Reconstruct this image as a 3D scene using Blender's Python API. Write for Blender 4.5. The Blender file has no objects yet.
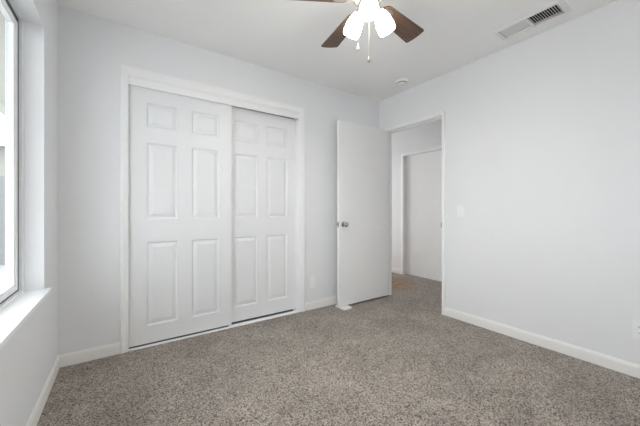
import bpy, bmesh, math, random
from mathutils import Vector, Matrix

random.seed(7)
C = bpy.context.scene.collection
S = bpy.context.scene
rad = math.radians

# ------------------------------------------------------------------ camera, world, light, exposure
CAM_H = 1.056
cam_data = bpy.data.cameras.new('camera')
cam_data.sensor_width = 36.0
cam_data.lens = 288.1 / 640.0 * 36.0
cam_data.shift_y = -2.4 / 640.0
cam_data.clip_start = 0.02
cam = bpy.data.objects.new('camera', cam_data)
C.objects.link(cam)
cam.location = (0, 0, CAM_H)
cam.rotation_euler = (rad(90), 0, rad(-34.43))
S.camera = cam

SKY = 2.3                # overcast sky strength
LAMP = 440.0             # bulbs of the ceiling fan lamps
GLOW = 10.0              # glow of their opal glass shades
HALL = 4.0              # added fill light at the unseen hall end (W)
EXPOSURE = 1.03

world = bpy.data.worlds.new('world')
S.world = world
world.use_nodes = True
wb = world.node_tree.nodes['Background']
wb.inputs['Color'].default_value = (0.91, 0.95, 1.0, 1)
wb.inputs['Strength'].default_value = SKY

S.view_settings.view_transform = 'Standard'
S.view_settings.look = 'None'
S.view_settings.gamma = 1.0
S.view_settings.use_curve_mapping = False
S.view_settings.exposure = EXPOSURE
S.cycles.use_denoising = True
S.cycles.max_bounces = 16
S.cycles.diffuse_bounces = 12
S.cycles.transparent_max_bounces = 12
S.cycles.caustics_reflective = False
S.cycles.caustics_refractive = False

# room measures
XL, XR, YB, YF, H = -0.36, 2.692, 2.597, -0.45, 2.44
WT = 0.10                                      # inner wall thickness
WY0, WY1, WZ0, WZ1 = -0.15, 2.19, 0.60, 2.08    # window opening in the left wall
WX = XL - 0.15                                 # outer face of left wall
CX0, CX1, CH = 0.034, 1.520, 2.072              # closet opening in the back wall
DY0, DY1, DH = 1.720, 2.486, 2.034             # doorway in the right wall
HX = 3.82                                      # far wall of the hall
HY0, HY1 = 0.9, 3.9                            # hall ends
FY0, FY1, FH = 2.33, 3.135, 1.955              # doorway in far hall wall

# sky portal: guides sampling of the daylight through the window
pl = bpy.data.lights.new('window_daylight', 'AREA')
pl.shape = 'RECTANGLE'; pl.size = WZ1 - WZ0; pl.size_y = WY1 - WY0
pl.cycles.is_portal = True
po = bpy.data.objects.new('window_daylight', pl); C.objects.link(po)
po.location = (WX - 0.02, (WY0 + WY1) / 2, (WZ0 + WZ1) / 2)
po.rotation_euler = (0, rad(-90), 0)

hl = bpy.data.lights.new('hall_fill_light', 'AREA')  # added area light brightening the hall
hl.shape = 'RECTANGLE'; hl.size = 0.8; hl.size_y = 1.9; hl.energy = HALL; hl.color = (1.0, 0.98, 0.96)
ho = bpy.data.objects.new('hall_fill_light', hl); C.objects.link(ho)
ho.location = ((XR + WT + HX) / 2, HY1 - 0.03, 1.15)
ho.rotation_euler = (rad(-90), 0, 0)

# ------------------------------------------------------------------ materials
def new_mat(name):
    m = bpy.data.materials.new(name); m.use_nodes = True
    nt = m.node_tree
    return m, nt, nt.nodes['Principled BSDF']

def add_bump(nt, b, fac_socket, strength, dist):
    bp = nt.nodes.new('ShaderNodeBump')
    bp.inputs['Strength'].default_value = strength
    bp.inputs['Distance'].default_value = dist
    nt.links.new(fac_socket, bp.inputs['Height'])
    nt.links.new(bp.outputs['Normal'], b.inputs['Normal'])
    return bp

def coords(nt, scale=(1, 1, 1)):
    tc = nt.nodes.new('ShaderNodeTexCoord')
    mp = nt.nodes.new('ShaderNodeMapping'); mp.inputs['Scale'].default_value = scale
    nt.links.new(tc.outputs['Object'], mp.inputs['Vector'])
    return mp.outputs['Vector']

def paint(name, col, rough=0.6, bump_scale=None, bump=0.15, dist=0.0008, vary=0.015, spec=0.3):
    m, nt, b = new_mat(name)
    b.inputs['Roughness'].default_value = rough
    b.inputs['Specular IOR Level'].default_value = spec
    v = coords(nt)
    n = nt.nodes.new('ShaderNodeTexNoise'); n.inputs['Scale'].default_value = 2.5
    n.inputs['Detail'].default_value = 3
    nt.links.new(v, n.inputs['Vector'])
    mx = nt.nodes.new('ShaderNodeMix'); mx.data_type = 'RGBA'
    mx.inputs[6].default_value = tuple(c * (1 - vary) for c in col) + (1,)
    mx.inputs[7].default_value = tuple(min(1, c * (1 + vary)) for c in col) + (1,)
    nt.links.new(n.outputs['Fac'], mx.inputs[0])
    nt.links.new(mx.outputs[2], b.inputs['Base Color'])
    if bump_scale:
        n2 = nt.nodes.new('ShaderNodeTexNoise'); n2.inputs['Scale'].default_value = bump_scale
        n2.inputs['Detail'].default_value = 4
        nt.links.new(v, n2.inputs['Vector'])
        add_bump(nt, b, n2.outputs['Fac'], bump, dist)
    return m

def metal(name, col, rough):
    m, nt, b = new_mat(name)
    b.inputs['Metallic'].default_value = 1.0
    b.inputs['Roughness'].default_value = rough
    v = coords(nt)
    n = nt.nodes.new('ShaderNodeTexNoise'); n.inputs['Scale'].default_value = 60
    nt.links.new(v, n.inputs['Vector'])
    mx = nt.nodes.new('ShaderNodeMix'); mx.data_type = 'RGBA'
    mx.inputs[6].default_value = tuple(c * 0.93 for c in col) + (1,)
    mx.inputs[7].default_value = col + (1,)
    nt.links.new(n.outputs['Fac'], mx.inputs[0])
    nt.links.new(mx.outputs[2], b.inputs['Base Color'])
    return m

M_WALL = paint('wall_paint', (0.805, 0.81, 0.822), 0.75, 130, 0.25, 0.0012)
M_CEIL = paint('ceiling_paint', (0.91, 0.91, 0.905), 0.85, 90, 0.3, 0.0012)
M_TRIM = paint('trim_paint', (0.89, 0.89, 0.885), 0.38, 40, 0.03, 0.0005, spec=0.45)
M_BASE = paint('baseboard_paint', (0.85, 0.835, 0.81), 0.42, 40, 0.03, 0.0005, spec=0.4)
M_DOOR = paint('flat_door_paint', (0.86, 0.86, 0.855), 0.45, 60, 0.05, 0.0006, spec=0.4)
M_PLASTIC = paint('white_plastic', (0.86, 0.86, 0.855), 0.35, spec=0.5)
M_VINYL = paint('white_vinyl', (0.90, 0.905, 0.915), 0.35, spec=0.5)
M_DARK = paint('dark_gap', (0.03, 0.032, 0.036), 0.8)
M_GASKET = paint('grey_weatherstrip', (0.10, 0.105, 0.11), 0.7)
M_CLOSET = paint('closet_interior_paint', (0.45, 0.45, 0.45), 0.9)
M_NICKEL = metal('brushed_nickel', (0.62, 0.58, 0.52), 0.32)
M_CHROME = metal('satin_chrome', (0.55, 0.54, 0.53), 0.22)
M_VENT = paint('vent_enamel', (0.80, 0.80, 0.79), 0.45, spec=0.4)
M_STUCCO = paint('pale_stucco', (0.34, 0.33, 0.30), 0.9, 60, 0.4, 0.004)
M_SOFFIT = paint('soffit_paint', (0.42, 0.41, 0.37), 0.8, 20, 0.05, 0.001)
M_FENCE = paint('pale_grey_boards', (0.22, 0.222, 0.22), 0.85, 12, 0.2, 0.003)
M_CONC = paint('concrete', (0.45, 0.44, 0.43), 0.9, 50, 0.3, 0.002, vary=0.06)
M_ROOF = paint('roof_shingle', (0.35, 0.33, 0.31), 0.9, 30, 0.3, 0.003, vary=0.1)
M_FOB = paint('pale_wood_fob', (0.66, 0.60, 0.50), 0.4)

def six_panel_mat():
    m, nt, b = new_mat('embossed_door_paint')
    b.inputs['Base Color'].default_value = (0.80, 0.803, 0.81, 1)
    b.inputs['Roughness'].default_value = 0.42
    b.inputs['Specular IOR Level'].default_value = 0.4
    v = coords(nt, (90, 90, 5))
    n = nt.nodes.new('ShaderNodeTexNoise'); n.inputs['Scale'].default_value = 1.6
    n.inputs['Detail'].default_value = 3
    nt.links.new(v, n.inputs['Vector'])
    add_bump(nt, b, n.outputs['Fac'], 0.22, 0.0008)
    return m
M_PANEL = six_panel_mat()

def walnut_mat():
    m, nt, b = new_mat('walnut_veneer')
    b.inputs['Roughness'].default_value = 0.42
    v = coords(nt, (3.0, 40, 40))
    n = nt.nodes.new('ShaderNodeTexNoise'); n.inputs['Scale'].default_value = 2.2
    n.inputs['Detail'].default_value = 8; n.inputs['Distortion'].default_value = 0.8
    nt.links.new(v, n.inputs['Vector'])
    r = nt.nodes.new('ShaderNodeValToRGB')
    r.color_ramp.elements[0].position = 0.30; r.color_ramp.elements[0].color = (0.052, 0.028, 0.016, 1)
    r.color_ramp.elements[1].position = 0.72; r.color_ramp.elements[1].color = (0.145, 0.080, 0.046, 1)
    nt.links.new(n.outputs['Fac'], r.inputs['Fac'])
    nt.links.new(r.outputs['Color'], b.inputs['Base Color'])
    return m
M_WALNUT = walnut_mat()

def carpet_mat():
    m, nt, b = new_mat('flecked_carpet')
    b.inputs['Roughness'].default_value = 1.0
    b.inputs['Specular IOR Level'].default_value = 0.05
    b.inputs['Sheen Weight'].default_value = 0.15
    v = coords(nt)
    # tuft sized flecks
    vo = nt.nodes.new('ShaderNodeTexVoronoi'); vo.inputs['Scale'].default_value = 215
    vo.inputs['Randomness'].default_value = 1.0
    dn = nt.nodes.new('ShaderNodeTexNoise'); dn.inputs['Scale'].default_value = 80; dn.inputs['Detail'].default_value = 2
    nt.links.new(v, dn.inputs['Vector'])
    md = nt.nodes.new('ShaderNodeMix'); md.data_type = 'VECTOR'; md.inputs[0].default_value = 0.012
    nt.links.new(v, md.inputs[4]); nt.links.new(dn.outputs['Color'], md.inputs[5])
    nt.links.new(md.outputs[1], vo.inputs['Vector'])
    sep = nt.nodes.new('ShaderNodeSeparateColor')
    nt.links.new(vo.outputs['Color'], sep.inputs['Color'])
    r = nt.nodes.new('ShaderNodeValToRGB'); r.color_ramp.interpolation = 'LINEAR'
    e = r.color_ramp.elements
    e[0].position = 0.0; e[0].color = (0.045, 0.036, 0.030, 1)
    e[1].position = 1.0; e[1].color = (0.64, 0.57, 0.505, 1)
    for p, c in ((0.16, (0.13, 0.105, 0.088)), (0.34, (0.29, 0.245, 0.21)), (0.65, (0.42, 0.365, 0.32)), (0.85, (0.52, 0.46, 0.405))):
        x = e.new(p); x.color = c + (1,)
    nt.links.new(sep.outputs['Red'], r.inputs['Fac'])
    # pile brushed different ways by the vacuum and by feet
    n = nt.nodes.new('ShaderNodeTexNoise'); n.inputs['Scale'].default_value = 3.2
    n.inputs['Detail'].default_value = 3; n.inputs['Distortion'].default_value = 1.2
    nt.links.new(v, n.inputs['Vector'])
    mr = nt.nodes.new('ShaderNodeMapRange')
    mr.inputs['From Min'].default_value = 0.32; mr.inputs['From Max'].default_value = 0.68
    mr.inputs['To Min'].default_value = 0.76; mr.inputs['To Max'].default_value = 1.0
    nt.links.new(n.outputs['Fac'], mr.inputs['Value'])
    mul = nt.nodes.new('ShaderNodeMix'); mul.data_type = 'RGBA'; mul.blend_type = 'MULTIPLY'; mul.inputs[0].default_value = 1
    nt.links.new(r.outputs['Color'], mul.inputs[6]); nt.links.new(mr.outputs['Result'], mul.inputs[7])
    # tan patch: warm light painted into the carpet beyond the doorway
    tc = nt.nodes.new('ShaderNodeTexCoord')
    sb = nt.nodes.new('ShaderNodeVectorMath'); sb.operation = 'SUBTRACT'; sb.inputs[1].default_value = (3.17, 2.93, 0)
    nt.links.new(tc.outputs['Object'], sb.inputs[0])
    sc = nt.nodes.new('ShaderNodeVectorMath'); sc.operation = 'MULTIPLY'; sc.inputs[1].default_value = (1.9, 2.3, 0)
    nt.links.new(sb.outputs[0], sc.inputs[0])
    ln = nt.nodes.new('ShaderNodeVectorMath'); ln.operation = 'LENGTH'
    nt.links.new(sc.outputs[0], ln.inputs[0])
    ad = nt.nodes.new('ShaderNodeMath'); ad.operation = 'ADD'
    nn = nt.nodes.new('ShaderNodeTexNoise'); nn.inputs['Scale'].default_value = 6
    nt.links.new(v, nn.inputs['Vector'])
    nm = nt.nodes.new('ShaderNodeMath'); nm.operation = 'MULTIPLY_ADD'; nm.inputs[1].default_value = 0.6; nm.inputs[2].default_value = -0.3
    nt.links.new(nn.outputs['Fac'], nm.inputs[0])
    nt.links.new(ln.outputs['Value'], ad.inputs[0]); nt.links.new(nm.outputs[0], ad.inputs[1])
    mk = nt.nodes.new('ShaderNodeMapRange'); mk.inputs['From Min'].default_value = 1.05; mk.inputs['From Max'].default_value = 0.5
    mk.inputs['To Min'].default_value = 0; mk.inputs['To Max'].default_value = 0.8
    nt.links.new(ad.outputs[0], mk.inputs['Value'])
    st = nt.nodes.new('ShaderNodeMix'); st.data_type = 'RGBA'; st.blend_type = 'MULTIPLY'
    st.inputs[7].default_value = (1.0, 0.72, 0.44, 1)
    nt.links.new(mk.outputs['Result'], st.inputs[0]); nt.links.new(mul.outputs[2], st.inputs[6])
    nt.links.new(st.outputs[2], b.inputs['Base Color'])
    # tufts
    n3 = nt.nodes.new('ShaderNodeTexNoise'); n3.inputs['Scale'].default_value = 240; n3.inputs['Detail'].default_value = 3
    nt.links.new(v, n3.inputs['Vector'])
    add_bump(nt, b, n3.outputs['Fac'], 0.8, 0.006)
    return m
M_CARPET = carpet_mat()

def lit_mat(name, strength):
    m, nt, b = new_mat(name)
    b.inputs['Base Color'].default_value = (0.9, 0.88, 0.84, 1)
    b.inputs['Roughness'].default_value = 0.3
    n = nt.nodes.new('ShaderNodeTexNoise'); n.inputs['Scale'].default_value = 12
    nt.links.new(coords(nt), n.inputs['Vector'])
    mx = nt.nodes.new('ShaderNodeMix'); mx.data_type = 'RGBA'
    mx.inputs[6].default_value = (1.0, 0.975, 0.925, 1); mx.inputs[7].default_value = (1.0, 0.985, 0.945, 1)
    nt.links.new(n.outputs['Fac'], mx.inputs[0])
    nt.links.new(mx.outputs[2], b.inputs['Emission Color'])
    b.inputs['Emission Strength'].default_value = strength
    return m
M_SHADE = lit_mat('lit_opal_glass', GLOW)
M_BULB = lit_mat('lit_bulb', LAMP)
M_CHAIN = metal('antique_brass', (0.36, 0.32, 0.26), 0.45)

def glass_mat():
    m = bpy.data.materials.new('window_glass'); m.use_nodes = True
    nt = m.node_tree; nt.nodes.clear()
    o = nt.nodes.new('ShaderNodeOutputMaterial')
    t = nt.nodes.new('ShaderNodeBsdfTransparent'); t.inputs['Color'].default_value = (0.95, 0.965, 0.96, 1)
    g = nt.nodes.new('ShaderNodeBsdfGlossy'); g.inputs['Roughness'].default_value = 0.02
    lw = nt.nodes.new('ShaderNodeLayerWeight'); lw.inputs['Blend'].default_value = 0.5
    pw = nt.nodes.new('ShaderNodeMath'); pw.operation = 'POWER'; pw.inputs[1].default_value = 6
    f = nt.nodes.new('ShaderNodeMath'); f.operation = 'MULTIPLY_ADD'; f.inputs[1].default_value = 0.5; f.inputs[2].default_value = 0.03
    nt.links.new(lw.outputs['Facing'], pw.inputs[0]); nt.links.new(pw.outputs[0], f.inputs[0])
    mx = nt.nodes.new('ShaderNodeMixShader')
    nt.links.new(f.outputs[0], mx.inputs[0]); nt.links.new(t.outputs[0], mx.inputs[1]); nt.links.new(g.outputs[0], mx.inputs[2])
    nt.links.new(mx.outputs[0], o.inputs['Surface'])
    return m
M_GLASS = glass_mat()

# ------------------------------------------------------------------ mesh helpers
def add_box(bm, x0, x1, y0, y1, z0, z1, mi=0):
    v = [bm.verts.new(p) for p in ((x0, y0, z0), (x1, y0, z0), (x1, y1, z0), (x0, y1, z0),
                                   (x0, y0, z1), (x1, y0, z1), (x1, y1, z1), (x0, y1, z1))]
    fs = [bm.faces.new([v[i] for i in f]) for f in ((3, 2, 1, 0), (4, 5, 6, 7), (0, 1, 5, 4), (1, 2, 6, 5), (2, 3, 7, 6), (3, 0, 4, 7))]
    for f in fs: f.material_index = mi
    return fs

def bevel_all(bm, w, seg=2, angle=30):
    es = [e for e in bm.edges if e.is_manifold and e.calc_face_angle(0) > rad(angle)]
    bmesh.ops.bevel(bm, geom=es, offset=w, segments=seg, profile=0.7, affect='EDGES', clamp_overlap=True)

def box_bm(x0, x1, y0, y1, z0, z1, bev=0.0, seg=2):
    bm = bmesh.new(); add_box(bm, x0, x1, y0, y1, z0, z1)
    if bev: bevel_all(bm, bev, seg)
    return bm

def add_lathe(bm, prof, n=32, mat=None, cap0=True, cap1=True):
    """prof: list of (radius, z) turned round z, then moved by mat."""
    rings = []
    for r, z in prof:
        if r < 1e-6:
            p = Vector((0, 0, z)); rings.append([bm.verts.new(mat @ p if mat else p)])
        else:
            ring = []
            for i in range(n):
                a = 2 * math.pi * i / n
                p = Vector((r * math.cos(a), r * math.sin(a), z))
                ring.append(bm.verts.new(mat @ p if mat else p))
            rings.append(ring)
    for a, b in zip(rings, rings[1:]):
        for i in range(n):
            j = (i + 1) % n
            q = [a[i % len(a)], a[j % len(a)], b[j % len(b)], b[i % len(b)]]
            u = []
            for w in q:
                if w not in u: u.append(w)
            if len(u) > 2: bm.faces.new(u)
    if cap0 and len(rings[0]) > 1: bm.faces.new(list(reversed(rings[0])))
    if cap1 and len(rings[-1]) > 1: bm.faces.new(rings[-1])

def add_tube(bm, pts, r, n=10):
    pts = [Vector(p) for p in pts]
    rings = []
    for i, p in enumerate(pts):
        d = (pts[min(i + 1, len(pts) - 1)] - pts[max(i - 1, 0)]).normalized()
        up = Vector((0, 0, 1)) if abs(d.z) < 0.95 else Vector((1, 0, 0))
        a = d.cross(up).normalized(); b = d.cross(a)
        rings.append([bm.verts.new(p + r * (math.cos(2 * math.pi * k / n) * a + math.sin(2 * math.pi * k / n) * b)) for k in range(n)])
    for a, b in zip(rings, rings[1:]):
        for k in range(n):
            bm.faces.new([a[k], a[(k + 1) % n], b[(k + 1) % n], b[k]])
    bm.faces.new(list(reversed(rings[0]))); bm.faces.new(rings[-1])

def add_sweep(bm, prof, frames):
    """loft a closed profile [(u, v)] through frames [(origin, U, V)]; caps both ends."""
    rings = []
    for o, U, V in frames:
        rings.append([bm.verts.new(Vector(o) + u * Vector(U) + v * Vector(V)) for u, v in prof])
    n = len(prof)
    for a, b in zip(rings, rings[1:]):
        for k in range(n):
            bm.faces.new([a[k], a[(k + 1) % n], b[(k + 1) % n], b[k]])
    bm.faces.new(list(reversed(rings[0]))); bm.faces.new(rings[-1])

def obj(name, bm, mats, parent=None, smooth=False, loc=None):
    bmesh.ops.recalc_face_normals(bm, faces=bm.faces)
    me = bpy.data.meshes.new(name); bm.to_mesh(me); bm.free()
    for m in (mats if isinstance(mats, (list, tuple)) else [mats]): me.materials.append(m)
    if smooth:
        for p in me.polygons: p.use_smooth = True
    o = bpy.data.objects.new(name, me); C.objects.link(o)
    if smooth:
        me.set_sharp_from_angle(angle=rad(40))
    if parent: o.parent = parent
    if loc: o.location = loc
    return o

def tag(o, label, cat, group=None, kind=None):
    o['label'] = label; o['category'] = cat
    if group: o['group'] = group
    if kind: o['kind'] = kind
    return o

def thing(name, label, cat, loc=(0, 0, 0), rot=(0, 0, 0), group=None, kind=None):
    o = bpy.data.objects.new(name, None); C.objects.link(o)
    o.empty_display_size = 0.1
    o.location = loc; o.rotation_euler = rot
    return tag(o, label, cat, group, kind)

def struct(name, bm, m, label=None, cat=None, parent=None, smooth=False):
    o = obj(name, bm, m, parent, smooth)
    if parent is None:
        o['kind'] = 'structure'
        if label: o['label'] = label; o['category'] = cat
    return o

def quads_bm(quads):
    bm = bmesh.new()
    for b in quads: add_box(bm, *b)
    return bm

# ------------------------------------------------------------------ room shell
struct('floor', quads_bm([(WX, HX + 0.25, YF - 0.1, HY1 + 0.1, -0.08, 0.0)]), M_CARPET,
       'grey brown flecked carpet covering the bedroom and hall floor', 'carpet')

# ceiling with a hole for the duct of the air vent
VX, VY, VW, VL = 2.460, 0.872, 0.150, 0.370      # vent centre, opening width (x) and length (y)
vx0, vx1, vy0, vy1 = VX - VW / 2, VX + VW / 2, VY - VL / 2, VY + VL / 2
CX_A, CX_B, CY_A, CY_B = WX, HX + 0.25, YF - 0.1, HY1 + 0.1
struct('ceiling', quads_bm([(CX_A, vx0, CY_A, CY_B, H, H + 0.1), (vx1, CX_B, CY_A, CY_B, H, H + 0.1),
                            (vx0, vx1, CY_A, vy0, H, H + 0.1), (vx0, vx1, vy1, CY_B, H, H + 0.1)]), M_CEIL,
       'white painted ceiling above the fan and air vent', 'ceiling')

struct('wall_left', quads_bm([(WX, XL, YF, WY0, 0, H), (WX, XL, WY1, YB + 0.75, 0, H),
                              (WX, XL, WY0, WY1, 0, WZ0), (WX, XL, WY0, WY1, WZ1, H)]), M_WALL,
       'pale grey wall around the bright recessed window', 'wall')
struct('wall_back', quads_bm([(XL, CX0, YB, YB + WT, 0, H), (CX1, XR, YB, YB + WT, 0, H),
                              (CX0, CX1, YB, YB + WT, CH, H)]), M_WALL,
       'pale grey wall around the sliding closet doors', 'wall')
struct('wall_right', quads_bm([(XR, XR + WT, YF, DY0, 0, H), (XR, XR + WT, DY1, HY1, 0, H),
                               (XR, XR + WT, DY0, DY1, DH, H)]), M_WALL,
       'wide pale grey wall with the light switch, right of the doorway', 'wall')
struct('wall_rear', quads_bm([(WX, XR + WT, YF - 0.1, YF, 0, H)]), M_WALL)
struct('wall_closet', quads_bm([(XL, XR, YB + 0.75, YB + 0.85, 0, H), (CX0 - 0.25, CX0 - 0.15, YB + WT, YB + 0.75, 0, H),
                                (CX1 + 0.15, CX1 + 0.25, YB + WT, YB + 0.75, 0, H)]), M_CLOSET)
struct('wall_hall', quads_bm([(HX, HX + 0.1, HY0, FY0, 0, H), (HX, HX + 0.1, FY1, HY1, 0, H),
                              (HX, HX + 0.1, FY0, FY1, FH, H)]), M_WALL,
       'hallway wall seen through the open doorway', 'wall')
struct('wall_hall_ends', quads_bm([(XR + WT, HX + 0.1, HY1, HY1 + 0.1, 0, H), (XR + WT, HX + 0.1, HY0 - 0.1, HY0, 0, H)]), M_WALL)

# baseboards: (u = height, v = thickness out from wall)
BB = [(0, 0), (0, 0.012), (0.060, 0.012), (0.070, 0.010), (0.078, 0.006), (0.082, 0.004), (0.082, 0)]
def baseboard(name, a, b, out, label):
    bm = bmesh.new()
    fr = [((a[0], a[1], 0), (0, 0, 1), out), ((b[0], b[1], 0), (0, 0, 1), out)]
    add_sweep(bm, BB, fr)
    return struct(name, bm, M_BASE, label, 'baseboard', smooth=True)

CASE = 0.048
baseboard('baseboard_left', (XL, YF), (XL, YB), (1, 0, 0), 'white baseboard along the wall below the window')
baseboard('baseboard_back', (XL, YB), (CX0 - CASE, YB), (0, -1, 0), 'short white baseboard between room corner and closet')
baseboard('baseboard_back', (CX1 + 1.3 * CASE, YB), (XR, YB), (0, -1, 0), 'white baseboard between the closet and the open door')
baseboard('baseboard_right', (XR, YF), (XR, DY0 - 0.034), (-1, 0, 0), 'long white baseboard along the right wall')
baseboard('baseboard_hall', (HX, FY1 + 0.05), (HX, HY1), (-1, 0, 0), 'white baseboard in the hall left of the far door')

# ------------------------------------------------------------------ casings
def casing(name, prof, path, out, m, label):
    """path: three runs round an opening, given as (point, U) with mitred U."""
    bm = bmesh.new()
    add_sweep(bm, prof, [(p, U, out) for p, U in path])
    return struct(name, bm, m, label, 'door casing', smooth=True)

COL = [(0, 0), (0, 0.008), (0.004, 0.010), (0.018, 0.0105), (0.022, 0.0145), (0.036, 0.017), (0.044, 0.017), (CASE, 0.013), (CASE, 0)]
y = YB
casing('trim_1', COL, [((CX0, y, 0), (-1, 0, 0)), ((CX0, y, CH), (-1, 0, 1.48)), ((CX1, y, CH), (1.3, 0, 1.35)), ((CX1, y, 0), (1.3, 0, 0))],
       (0, -1, 0), M_TRIM, 'white moulded casing around the sliding closet doors')
FLAT = [(0, 0), (0, 0.010), (0.002, 0.012), (0.029, 0.012), (0.032, 0.010), (0.032, 0)]
x = XR
casing('trim_2', FLAT, [((x, DY1, 0), (0, 1, 0)), ((x, DY1, DH), (0, 1, 1)), ((x, DY0, DH), (0, -1, 1)), ((x, DY0, 0), (0, -1, 0))],
       (-1, 0, 0), M_TRIM, 'narrow white casing around the doorway to the hall')
FC = [(0, 0), (0, 0.012), (0.004, 0.014), (0.044, 0.014), (0.05, 0.010), (0.05, 0)]
x = HX
casing('trim_3', FC, [((x, FY1, 0), (0, 1, 0)), ((x, FY1, FH), (0, 1, 1)), ((x, FY0, FH), (0, -1, 1)), ((x, FY0, 0), (0, -1, 0))],
       (-1, 0, 0), M_TRIM, 'white casing around the far door in the hall')

# door jamb with stop for the hall doorway (lines the opening)
jt = 0.006
bm = quads_bm([(XR, XR + WT, DY1 - jt, DY1, 0, DH), (XR, XR + WT, DY0, DY0 + jt, 0, DH), (XR, XR + WT, DY0 + jt, DY1 - jt, DH - jt, DH),
               (XR + 0.045, XR + WT - 0.01, DY1 - jt - 0.010, DY1 - jt, 0, DH - jt), (XR + 0.045, XR + WT - 0.01, DY0 + jt, DY0 + jt + 0.010, 0, DH - jt),
               (XR + 0.045, XR + WT - 0.01, DY0 + jt, DY1 - jt, DH - jt - 0.010, DH - jt)])
jamb = struct('trim_4', bm, M_TRIM, 'white jamb and stop lining the doorway to the hall', 'door jamb')
bm = box_bm(XR - 0.0130, XR + 0.03, DY0 + 0.003, DY0 + 0.0085, 0.884, 0.936, 0.001)
obj('strike_plate', bm, M_CHROME, jamb)['label'] = 'small dark metal strike plate'

# closet jamb, head fascia and bottom track
bm = quads_bm([(CX0, CX0 + 0.005, YB, YB + WT, 0, CH), (CX1 - 0.005, CX1, YB, YB + WT, 0, CH), (CX0 + 0.005, CX1 - 0.005, YB, YB + WT, CH - 0.005, CH)])
struct('trim_5', bm, M_TRIM, 'white jamb lining the closet opening', 'door jamb')
bm = bmesh.new()
FA = [(0, 0), (0, 0.014), (-0.053, 0.014), (-0.056, 0.011), (-0.056, 0.0)]
add_sweep(bm, FA, [((CX0 + 0.005, YB + 0.022, CH - 0.005), (0, 0, 1), (0, -1, 0)), ((CX1 - 0.005, YB + 0.022, CH - 0.005), (0, 0, 1), (0, -1, 0))])
struct('trim_6', bm, M_TRIM, 'white fascia hiding the closet door track', 'fascia')
bm = quads_bm([(CX0 + 0.005, 0.80, YB - 0.006, YB + 0.024, 0.0, 0.006), (0.80, CX1 - 0.005, YB - 0.006, YB + 0.050, 0.0, 0.006)])
bm_t = quads_bm([(CX0 + 0.005, CX1 - 0.005, YB + 0.024, YB + 0.120, 0, 0.003)])  # dark sheet, paints the shade in the gap below the doors
trk = struct('trim_7', bm, [M_TRIM], 'white floor track under the sliding closet doors', 'door track')
obj('track_shade', bm_t, M_GASKET, trk)['label'] = 'dark sheet painted as the shade under the closet doors'
obj('track_stop', box_bm(CX1 - 0.040, CX1 - 0.032, YB + 0.025, YB + 0.060, 0.004, 0.020, 0.001), M_PLASTIC, trk)

# ------------------------------------------------------------------ six panel closet doors
def six_panel(name, x0, x1, yf, cols, rows, label):
    """slab with six raised panels on its front (-y) face."""
    z0, z1, th = 0.016, 2.023, 0.035
    bm = bmesh.new()
    xs = sorted({x0, x1, *[c for p in cols for c in p]})
    zs = sorted({z0, z1, *[c for p in rows for c in p]})
    grid = {}
    def V(x, y, z):
        k = (round(x, 5), round(y, 5), round(z, 5))
        if k not in grid: grid[k] = bm.verts.new((x, y, z))
        return grid[k]
    def quad(p): bm.faces.new([V(*q) for q in p])
    for i in range(len(xs) - 1):
        for j in range(len(zs) - 1):
            a, b, c, d = xs[i], xs[i + 1], zs[j], zs[j + 1]
            if (a, b) in cols and (c, d) in rows:
                prev = (a, b, c, d, yf)
                for ins, dep in ((0.009, 0.012), (0.016, 0.012), (0.042, 0.002)):
                    cur = (a + ins, b - ins, c + ins, d - ins, yf + dep)
                    A, B, Cc, D, Y = prev; a2, b2, c2, d2, Y2 = cur
                    o = [(A, Y, Cc), (B, Y, Cc), (B, Y, D), (A, Y, D)]
                    n = [(a2, Y2, c2), (b2, Y2, c2), (b2, Y2, d2), (a2, Y2, d2)]
                    for k in range(4):
                        quad([o[k], o[(k + 1) % 4], n[(k + 1) % 4], n[k]])
                    prev = cur
                A, B, Cc, D, Y = prev
                quad([(A, Y, Cc), (B, Y, Cc), (B, Y, D), (A, Y, D)])
            else:
                quad([(a, yf, c), (b, yf, c), (b, yf, d), (a, yf, d)])
    yb = yf + th
    quad([(x0, yb, z0), (x0, yb, z1), (x1, yb, z1), (x1, yb, z0)])
    # sides (n-gons sharing the grid's outline)
    bm.faces.new([V(x, yf, z0) for x in xs] + [V(x1, yb, z0), V(x0, yb, z0)])
    bm.faces.new([V(x, yf, z1) for x in xs] + [V(x1, yb, z1), V(x0, yb, z1)])
    bm.faces.new([V(x0, yf, z) for z in zs] + [V(x0, yb, z1), V(x0, yb, z0)])
    bm.faces.new([V(x1, yf, z) for z in zs] + [V(x1, yb, z1), V(x1, yb, z0)])
    return struct(name, bm, M_PANEL, label, 'closet door')

ROWS = [(0.152, 0.808), (0.988, 1.590), (1.714, 1.902)]
six_panel('door_1', 0.041, 0.822, YB + 0.030, [(0.158, 0.376), (0.484, 0.712)], ROWS,
          'left white six-panel sliding closet door, in front of the other')
six_panel('door_2', 0.760, 1.513, YB + 0.074, [(0.866, 1.092), (1.188, 1.416)], ROWS,
          'right white six-panel sliding closet door, set further back')

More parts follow.
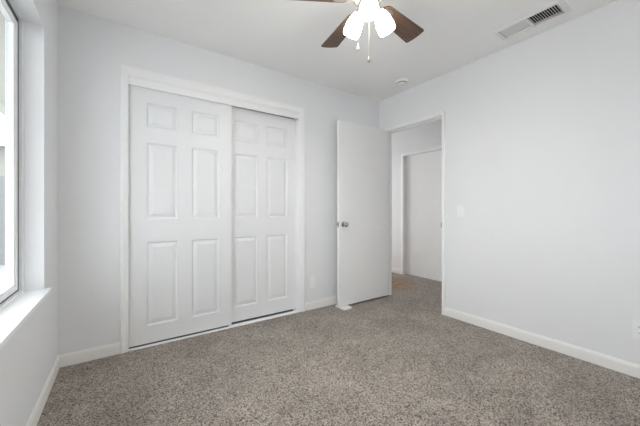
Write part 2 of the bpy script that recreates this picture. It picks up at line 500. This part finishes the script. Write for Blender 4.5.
# ------------------------------------------------------------------ open flat door, hinged at the far jamb
dx0, dx1, dyf, dyb = 1.924, 2.684, 2.440, 2.475
d3 = struct('door_3', box_bm(dx0, dx1, dyf, dyb, 0.022, 2.031, 0.0015, 2), M_DOOR,
            'plain white flat door standing open against the back wall', 'door')
KX, KZ = 1.982, 0.906
def knob_bm(face, sgn):
    bm = bmesh.new()
    mt = Matrix.Translation((KX, face, KZ)) @ Matrix.Rotation(rad(90) * (1 if sgn < 0 else -1), 4, 'X')
    add_lathe(bm, [(0.0305, 0.0), (0.0305, 0.004), (0.027, 0.008), (0.014, 0.010), (0.0115, 0.022), (0.016, 0.028), (0.0245, 0.035),
                   (0.0275, 0.044), (0.0265, 0.053), (0.020, 0.059), (0.009, 0.061), (0, 0.0612)], 32, mt)
    return bm
for face, sg in ((dyf, -1), (dyb, 1)):
    k = obj('door_knob', knob_bm(face, sg), M_CHROME, d3, smooth=True)
    k['label'] = 'round satin metal door knob'
lp = obj('latch_plate', box_bm(dx0 - 0.0015, dx0 + 0.001, dyf + 0.006, dyb - 0.006, KZ - 0.029, KZ + 0.029, 0.0005), M_CHROME, d3)
bm = bmesh.new()
add_box(bm, dx0 - 0.012, dx0 - 0.001, dyf + 0.010, dyb - 0.010, KZ - 0.011, KZ + 0.011); bevel_all(bm, 0.002)
obj('latch_bolt', bm, M_CHROME, lp)
for z in (0.25, 1.02, 1.82):
    bm = bmesh.new()
    add_lathe(bm, [(0.0055, -0.045), (0.0055, 0.045)], 14, Matrix.Translation((dx1 + 0.002, dyb + 0.002, z)))
    obj('hinge', bm, M_CHROME, d3, smooth=True)

# plain slab of the far door in the hall
d4 = struct('door_4', box_bm(HX + 0.062, HX + 0.097, FY0 + 0.004, FY1 - 0.004, 0.008, FH - 0.004, 0.001), M_DOOR,
            'plain white door set back in the hall wall', 'door')

# ------------------------------------------------------------------ window
FX = XL - 0.085
win = thing('window_1', 'bright white sliding window recessed in the left wall', 'window', (FX, (WY0 + WY1) / 2, WZ0), kind='structure')
def rect_frame(bm, xa, xb, ya, yb, za, zb, wl, wr, wb_, wt):
    add_box(bm, xa, xb, ya, ya + wl, za, zb); add_box(bm, xa, xb, yb - wr, yb, za, zb)
    add_box(bm, xa, xb, ya + wl, yb - wr, za, za + wb_); add_box(bm, xa, xb, ya + wl, yb - wr, zb - wt, zb)
def wobj(name, bm, m, par=None, label=None):
    p = par or win
    o = obj(name, bm, m)
    o.parent = p
    o.matrix_parent_inverse = Matrix.Translation(win.location).inverted() if p is win else Matrix.Identity(4)
    if label: o['label'] = label
    return o
SILL = WZ0 + 0.018
bm = bmesh.new(); rect_frame(bm, FX - 0.060, FX + 0.004, WY0, WY1, SILL, WZ1, 0.022, 0.022, 0.014, 0.008)
wobj('window_frame', bm, M_VINYL)
bm = bmesh.new(); rect_frame(bm, FX - 0.05, FX - 0.010, WY0 + 0.022, WY1 - 0.022, SILL + 0.014, WZ1 - 0.008, 0.017, 0.017, 0.008, 0.028)
wobj('weatherstrip', bm, M_GASKET, label='dark grey track around the sash')
ym = (WY0 + WY1) / 2
for a, b, xo in ((WY0 + 0.039, ym + 0.022, 0.026), (ym - 0.022, WY1 - 0.039, 0.010)):
    bm = bmesh.new()
    za, zb = SILL + 0.022, WZ1 - 0.036
    rect_frame(bm, FX - xo - 0.020, FX - xo, a, b, za, zb, 0.030, 0.026, 0.020, 0.016)
    rect_frame(bm, FX - xo - 0.030, FX - xo - 0.006, a + 0.030, b - 0.026, za + 0.020, zb - 0.016, 0.012, 0.014, 0.012, 0.010)
    s = wobj('sash', bm, M_VINYL)
    bm = bmesh.new(); add_box(bm, FX - xo - 0.022, FX - xo - 0.018, a + 0.042, b - 0.040, za + 0.032, zb - 0.026)
    wobj('window_pane', bm, M_GLASS, s)
# sill board with a nose past the wall face
bm2 = bmesh.new(); add_box(bm2, FX, XL, WY0, WY1, WZ0, SILL); add_box(bm2, XL, XL + 0.028, WY0 - 0.03, WY1 + 0.03, WZ0 - 0.002, SILL)
bmesh.ops.remove_doubles(bm2, verts=bm2.verts, dist=1e-6)
wobj('window_sill', bm2, M_VINYL, label='white window sill board with a projecting nose')

# ------------------------------------------------------------------ wall plates
def plate(name, label, cat, loc, rz, kind):
    """local: x across, z up, -y out of the wall."""
    t = thing(name, label, cat, loc, (0, 0, rz))
    obj('cover_plate', box_bm(-0.036, 0.036, -0.006, 0, -0.058, 0.058, 0.003, 3), M_PLASTIC, t)
    if kind == 'switch':
        obj('toggle_frame', box_bm(-0.006, 0.006, -0.0075, -0.004, -0.013, 0.013, 0.0008), M_PLASTIC, t)
        bm = box_bm(-0.004, 0.004, -0.019, -0.004, -0.004, 0.006, 0.0015)
        bmesh.ops.rotate(bm, verts=bm.verts, cent=(0, -0.005, 0), matrix=Matrix.Rotation(rad(-25), 3, 'X'))
        obj('toggle', bm, M_PLASTIC, t)
    elif kind == 'duplex':
        for s in (-1, 1):
            bm = bmesh.new()
            mt = Matrix.Translation((0, -0.004, s * 0.0195)) @ Matrix.Rotation(rad(90), 4, 'X')
            add_lathe(bm, [(0.0165, 0), (0.0165, 0.0035), (0.0155, 0.0042)], 28, mt)
            f = obj('receptacle', bm, M_PLASTIC, t, smooth=True)
            bm = bmesh.new()
            z = s * 0.0195
            add_box(bm, -0.0078, -0.0052, -0.0088, -0.0080, z - 0.001, z + 0.0085); add_box(bm, 0.0052, 0.0078, -0.0088, -0.0080, z - 0.001, z + 0.0072)
            add_lathe(bm, [(0.0028, 0), (0.0028, 0.0008)], 14, Matrix.Translation((0, -0.0080, z - 0.0075)) @ Matrix.Rotation(rad(90), 4, 'X'))
            obj('slots', bm, M_DARK, f)['label'] = 'dark plug slots'
    elif kind == 'blank':
        obj('insert', box_bm(-0.0165, 0.0165, -0.0085, -0.004, -0.033, 0.033, 0.001), M_PLASTIC, t)
    for z in ((-0.048, 0.048) if kind == 'blank' else ((-0.030, 0.030) if kind == 'switch' else (0.0,))):
        bm = bmesh.new()
        add_lathe(bm, [(0.003, 0), (0.003, 0.001), (0.0022, 0.0016)], 14, Matrix.Translation((0, -0.0058, z)) @ Matrix.Rotation(rad(90), 4, 'X'))
        obj('screw', bm, M_PLASTIC, t, smooth=True)
    return t
plate('light_switch', 'white toggle light switch on the right wall beside the doorway', 'light switch', (XR, 1.520, 1.052), rad(-90), 'switch')
plate('wall_outlet', 'white duplex outlet low on the right wall at the picture edge', 'outlet', (XR, 0.354, 0.300), rad(-90), 'duplex')
plate('wall_plate', 'blank white wall plate between the closet and the open door', 'wall plate', (1.678, YB, 0.287), 0, 'blank')

# ------------------------------------------------------------------ door wedge at the foot of the open door
bm = bmesh.new()
w = [bm.verts.new(p) for p in ((1.932, 2.365, 0), (2.052, 2.375, 0), (2.048, 2.520, 0), (1.930, 2.515, 0),
                               (1.934, 2.368, 0.012), (2.050, 2.378, 0.012), (2.047, 2.518, 0.020), (1.931, 2.513, 0.020))]
for f in ((3, 2, 1, 0), (4, 5, 6, 7), (0, 1, 5, 4), (1, 2, 6, 5), (2, 3, 7, 6), (3, 0, 4, 7)): bm.faces.new([w[i] for i in f])
bevel_all(bm, 0.0015)
tag(obj('door_wedge', bm, M_PLASTIC), 'small flat white wedge on the carpet under the open door', 'door wedge')

# ------------------------------------------------------------------ ceiling air vent
vent = thing('air_vent', 'white rectangular ceiling air vent with dark louvres near the right wall', 'air vent', (VX, VY, H))
bm = bmesh.new()
ow, ol = 0.195, 0.435
def ringf(a, b):
    for i in range(4): bm.faces.new([a[i], a[(i + 1) % 4], b[(i + 1) % 4], b[i]])
def rect(w_, l_, z): return [bm.verts.new(p) for p in ((-w_ / 2, -l_ / 2, z), (w_ / 2, -l_ / 2, z), (w_ / 2, l_ / 2, z), (-w_ / 2, l_ / 2, z))]
rs = [rect(ow, ol, 0.0), rect(ow - 0.004, ol - 0.004, -0.004), rect(VW + 0.012, VL + 0.012, -0.010), rect(VW - 0.004, VL - 0.004, -0.010), rect(VW - 0.004, VL - 0.004, 0.012)]
for a, b in zip(rs, rs[1:]): ringf(a, b)
ringf(rs[-1], rs[0])
add_box(bm, -VW / 2 + 0.002, VW / 2 - 0.002, -0.006, 0.006, -0.009, 0.008)
obj('vent_frame', bm, M_VENT, vent)
def bank(y0, y1, n, tilt, hw=0.0075):
    bm = bmesh.new()
    for i in range(n):
        yc = y0 + (i + 0.5) * (y1 - y0) / n
        fs = add_box(bm, -VW / 2 + 0.003, VW / 2 - 0.003, -hw, hw, -0.0006, 0.0006)
        nv = list({v for f in fs for v in f.verts})
        mt = Matrix.Translation((0, yc, -0.001)) @ Matrix.Rotation(rad(tilt), 4, 'X')
        for v in nv: v.co = mt @ v.co
    return bm
obj('louvres', bank(-VL / 2 + 0.004, -0.008, 12, 50), M_VENT, vent)['label'] = 'white louvres tilted open, dark between'
obj('louvres', bank(0.008, VL / 2 - 0.004, 12, -24, 0.0065), M_VENT, vent)['label'] = 'white louvres tilted shut'
bm = bmesh.new()
e = 0.0006
for b in ((-VW / 2 - e, VW / 2 + e, -VL / 2, VL / 2, 0.14, 0.142), (-VW / 2 + e, -VW / 2 + 2 * e, -VL / 2, VL / 2, 0.013, 0.14), (VW / 2 - 2 * e, VW / 2 - e, -VL / 2, VL / 2, 0.013, 0.14),
          (-VW / 2, VW / 2, -VL / 2 + e, -VL / 2 + 2 * e, 0.013, 0.14), (-VW / 2, VW / 2, VL / 2 - 2 * e, VL / 2 - e, 0.013, 0.14)):
    add_box(bm, *b)
obj('duct', bm, M_DARK, vent)['label'] = 'dark duct behind the louvres'

# ------------------------------------------------------------------ smoke detector
sm = thing('smoke_detector', 'round white smoke detector on the ceiling near the doorway corner', 'smoke detector', (2.455, 2.037, H))
bm = bmesh.new()
add_lathe(bm, [(0.060, 0.0), (0.066, -0.002), (0.066, -0.016), (0.062, -0.022), (0.050, -0.024), (0.0, -0.024)], 40)
obj('detector_base', bm, M_PLASTIC, sm, smooth=True)
bm = bmesh.new()
add_lathe(bm, [(0.046, -0.023), (0.046, -0.030), (0.0, -0.030)], 40)
obj('sensor_slot', bm, M_GASKET, sm, smooth=True)['label'] = 'dark slot round the detector'
bm = bmesh.new()
add_lathe(bm, [(0.046, -0.030), (0.049, -0.033), (0.046, -0.041), (0.030, -0.045), (0, -0.046)], 40)
obj('detector_cover', bm, M_PLASTIC, sm, smooth=True)

# ------------------------------------------------------------------ ceiling fan with three lamps
FCX, FCY = 1.156, 1.194
fan = thing('ceiling_fan', 'ceiling fan with brown wooden blades and three lit white glass shades', 'ceiling fan', (FCX, FCY, H))
def fz(z): return z - H            # world height to fan's own
def fpart(name, prof, m, n=40):
    bm = bmesh.new(); add_lathe(bm, [(r, fz(z)) for r, z in prof], n)
    return obj(name, bm, m, fan, smooth=True)
fpart('canopy', [(0.0, 2.44), (0.085, 2.44), (0.088, 2.43), (0.080, 2.400), (0.060, 2.388), (0.0, 2.386)], M_NICKEL)
fpart('motor_housing', [(0.0, 2.390), (0.060, 2.390), (0.098, 2.378), (0.108, 2.355), (0.108, 2.300), (0.100, 2.280), (0.078, 2.270), (0.0, 2.268)], M_NICKEL)
fpart('flywheel', [(0.0, 2.268), (0.075, 2.268), (0.078, 2.262), (0.078, 2.250), (0.072, 2.246), (0.0, 2.246)], M_NICKEL)
fpart('switch_housing', [(0.0, 2.246), (0.052, 2.246), (0.056, 2.238), (0.056, 2.215), (0.048, 2.198), (0.028, 2.190), (0.0, 2.188)], M_NICKEL)

# blades: local x outward, phi-90 edge higher
R0, R1 = 0.115, 0.520
def blade_outline():
    pts = []
    w0, w1 = 0.050, 0.068              # half widths at root and tip
    for k in range(9):                 # rounded root
        a = math.pi / 2 + math.pi * k / 8
        pts.append((R0 + 0.045 + 0.045 * math.cos(a), w0 * math.sin(a)))
    rc = 0.014
    for k in range(5):                 # lower tip corner
        a = -math.pi / 2 + (math.pi / 2) * k / 4
        pts.append((R1 - 0.006 - rc + rc * math.cos(a), -w1 + rc + rc * math.sin(a)))
    for k in range(1, 6):              # convex end
        v = -1 + 2 * k / 6
        pts.append((R1 - 0.006 + 0.006 * (1 - v * v), v * (w1 - rc)))
    for k in range(5):
        a = (math.pi / 2) * k / 4
        pts.append((R1 - 0.006 - rc + rc * math.cos(a), w1 - rc + rc * math.sin(a)))
    return pts
def blade_bm():
    bm = bmesh.new()
    o = blade_outline()
    lo = [bm.verts.new((p[0], p[1], -0.003)) for p in o]; hi = [bm.verts.new((p[0], p[1], 0.003)) for p in o]
    bm.faces.new(list(reversed(lo))); bm.faces.new(hi)
    for i in range(len(o)):
        j = (i + 1) % len(o); bm.faces.new([lo[i], lo[j], hi[j], hi[i]])
    return bm
def bracket_bm():
    bm = bmesh.new()
    # flat iron: stem from the flywheel then a rounded paddle screwed under the blade
    o = [(0.070, -0.012), (0.120, -0.011), (0.140, -0.026), (0.165, -0.036), (0.190, -0.034), (0.206, -0.018), (0.209, 0.0),
         (0.206, 0.018), (0.190, 0.034), (0.165, 0.036), (0.140, 0.026), (0.120, 0.011), (0.070, 0.012)]
    lo = [bm.verts.new((p[0], p[1], -0.0072)) for p in o]; hi = [bm.verts.new((p[0], p[1], -0.0032)) for p in o]
    bm.faces.new(list(reversed(lo))); bm.faces.new(hi)
    for i in range(len(o)):
        j = (i + 1) % len(o); bm.faces.new([lo[i], lo[j], hi[j], hi[i]])
    for p in ((0.158, 0.018), (0.158, -0.018), (0.190, 0.0)):
        add_lathe(bm, [(0.0045, -0.0072), (0.004, -0.009), (0, -0.0096)], 12, Matrix.Translation((p[0], p[1], 0)), cap0=False)
    return bm
PHI0 = 8.0
b0 = obj('blade', blade_bm(), M_WALNUT, fan)
k0 = obj('blade_bracket', bracket_bm(), M_NICKEL, b0)
k0['label'] = 'nickel bracket under the blade'
for i in range(5):
    if i == 0: b = b0
    else:
        b = b0.copy(); C.objects.link(b); b.parent = fan
        k = k0.copy(); C.objects.link(k); k.parent = b
    b.location = (0, 0, fz(2.253))
    b.rotation_euler = (Matrix.Rotation(rad(PHI0 + 72 * i), 3, 'Z') @ Matrix.Rotation(rad(-12), 3, 'X')).to_euler()

# lamps: one towards the camera, two away
CAMDIR = math.degrees(math.atan2(-FCY, -FCX))
SH = [(0.024, 0.0), (0.030, -0.006), (0.042, -0.025), (0.052, -0.055), (0.0575, -0.090), (0.059, -0.120), (0.056, -0.140), (0.053, -0.146),
      (0.050, -0.144), (0.053, -0.136), (0.056, -0.118), (0.0545, -0.090), (0.049, -0.056), (0.039, -0.027), (0.026, -0.006), (0.0, -0.004)]
TILT = 29.0
SS = 0.85
for i in range(3):
    az = rad(CAMDIR + 120 * i)
    d = Vector((math.cos(az), math.sin(az), 0))
    top = Vector((0, 0, fz(2.206))) + d * 0.066
    mt = Matrix.Translation(top) @ Matrix.Rotation(az, 4, 'Z') @ Matrix.Rotation(rad(-TILT), 4, 'Y')
    axis = (mt.to_3x3() @ Vector((0, 0, 1))).normalized()
    bm = bmesh.new()
    s = Vector((0, 0, fz(2.220))) + d * 0.045
    add_tube(bm, [s, s + d * 0.018 + Vector((0, 0, 0.006)), top + axis * 0.028, top + axis * 0.018], 0.007, 12)
    add_lathe(bm, [(0.012, 0.022), (0.020, 0.014), (0.024, 0.0), (0.025, -0.007), (0.022, -0.007)], 28, mt)
    arm = obj('lamp_arm', bm, M_NICKEL, fan, smooth=True)
    bm = bmesh.new(); add_lathe(bm, [(r * SS, z * SS) for r, z in SH], 36, mt, cap0=False)
    sh = obj('lamp_shade', bm, M_SHADE, fan, smooth=True)
    sh['label'] = 'lit white frosted glass lamp shade'
    bm = bmesh.new()
    add_lathe(bm, [(0.013, -0.008), (0.014, -0.040), (0.022, -0.062), (0.028, -0.085), (0.026, -0.097), (0.016, -0.106), (0, -0.109)], 24, mt @ Matrix.Scale(0.9, 4))
    obj('light_bulb', bm, M_BULB, sh, smooth=True)

def chain(p, z_end, fob):
    bm = bmesh.new()
    z = 2.200
    x, y = p
    add_tube(bm, [(x, y, fz(z)), (x, y, fz(z_end))], 0.0005, 6)
    n = int((z - z_end) / 0.009)
    for k in range(n):
        zz = fz(z) - (k + 0.5) * 0.009
        add_lathe(bm, [(0, zz + 0.0018), (0.0012, zz), (0, zz - 0.0018)], 6, Matrix.Translation((x, y, 0)))
    c = obj('pull_chain', bm, M_NICKEL, fan)
    bm = bmesh.new()
    add_lathe(bm, [(0.0, 0.003), (0.003, 0.002), (0.0042, -0.008), (0.0075, -0.024), (0.0085, -0.030), (0.007, -0.036), (0.0, -0.038)], 18, Matrix.Translation((x, y, fz(z_end))))
    obj('pull_fob', bm, fob, c, smooth=True)
cr = Vector((math.cos(rad(-34.43)), math.sin(rad(-34.43))))          # picture-right direction on the floor plan
chain((0.0, 0.0), 1.938, M_CHAIN)
chain(tuple(cr * -0.062), 2.004, M_FOB)

# ------------------------------------------------------------------ outside the window
struct('ground', quads_bm([(-9, WX, -3, 14, -0.12, -0.02)]), M_CONC)
struct('roof_eave', quads_bm([(-1.22, WX, -2.0, 9.0, 2.36, 2.42), (-1.26, -1.22, -2.0, 9.0, 2.28, 2.46)]), M_SOFFIT)
fence = thing('garden_fence', 'pale grey board fence outside the window', 'fence', (-2.5, 8.0, -0.02))
def fobj(name, bm, m): return obj(name, bm, m, fence)
bm = bmesh.new()
for i in range(36):
    x0 = -3.4 + i * 0.15
    add_box(bm, x0, x0 + 0.146, 0, 0.02, 0.03, 1.74)
fobj('boards', bm, M_FENCE)
for zz in (0.35, 1.4):
    fobj('rail', box_bm(-3.4, 2.0, 0.02, 0.06, zz, zz + 0.09), M_FENCE)
house = thing('neighbour_house', 'pale stucco house beyond the fence outside the window', 'house', (-3.0, 11.0, -0.05))
obj('house_wall', box_bm(-4.5, 3.2, 0, 3.0, 0, 2.75), M_STUCCO, house)
bm = bmesh.new()
vs = [bm.verts.new(p) for p in ((-4.9, -0.4, 2.75), (3.6, -0.4, 2.75), (3.6, 3.4, 2.75), (-4.9, 3.4, 2.75), (-4.9, 1.5, 3.5), (3.6, 1.5, 3.5))]
for f in ((3, 2, 1, 0), (0, 1, 5, 4), (2, 3, 4, 5), (1, 2, 5), (3, 0, 4)): bm.faces.new([vs[i] for i in f])
obj('house_roof', bm, M_ROOF, house)
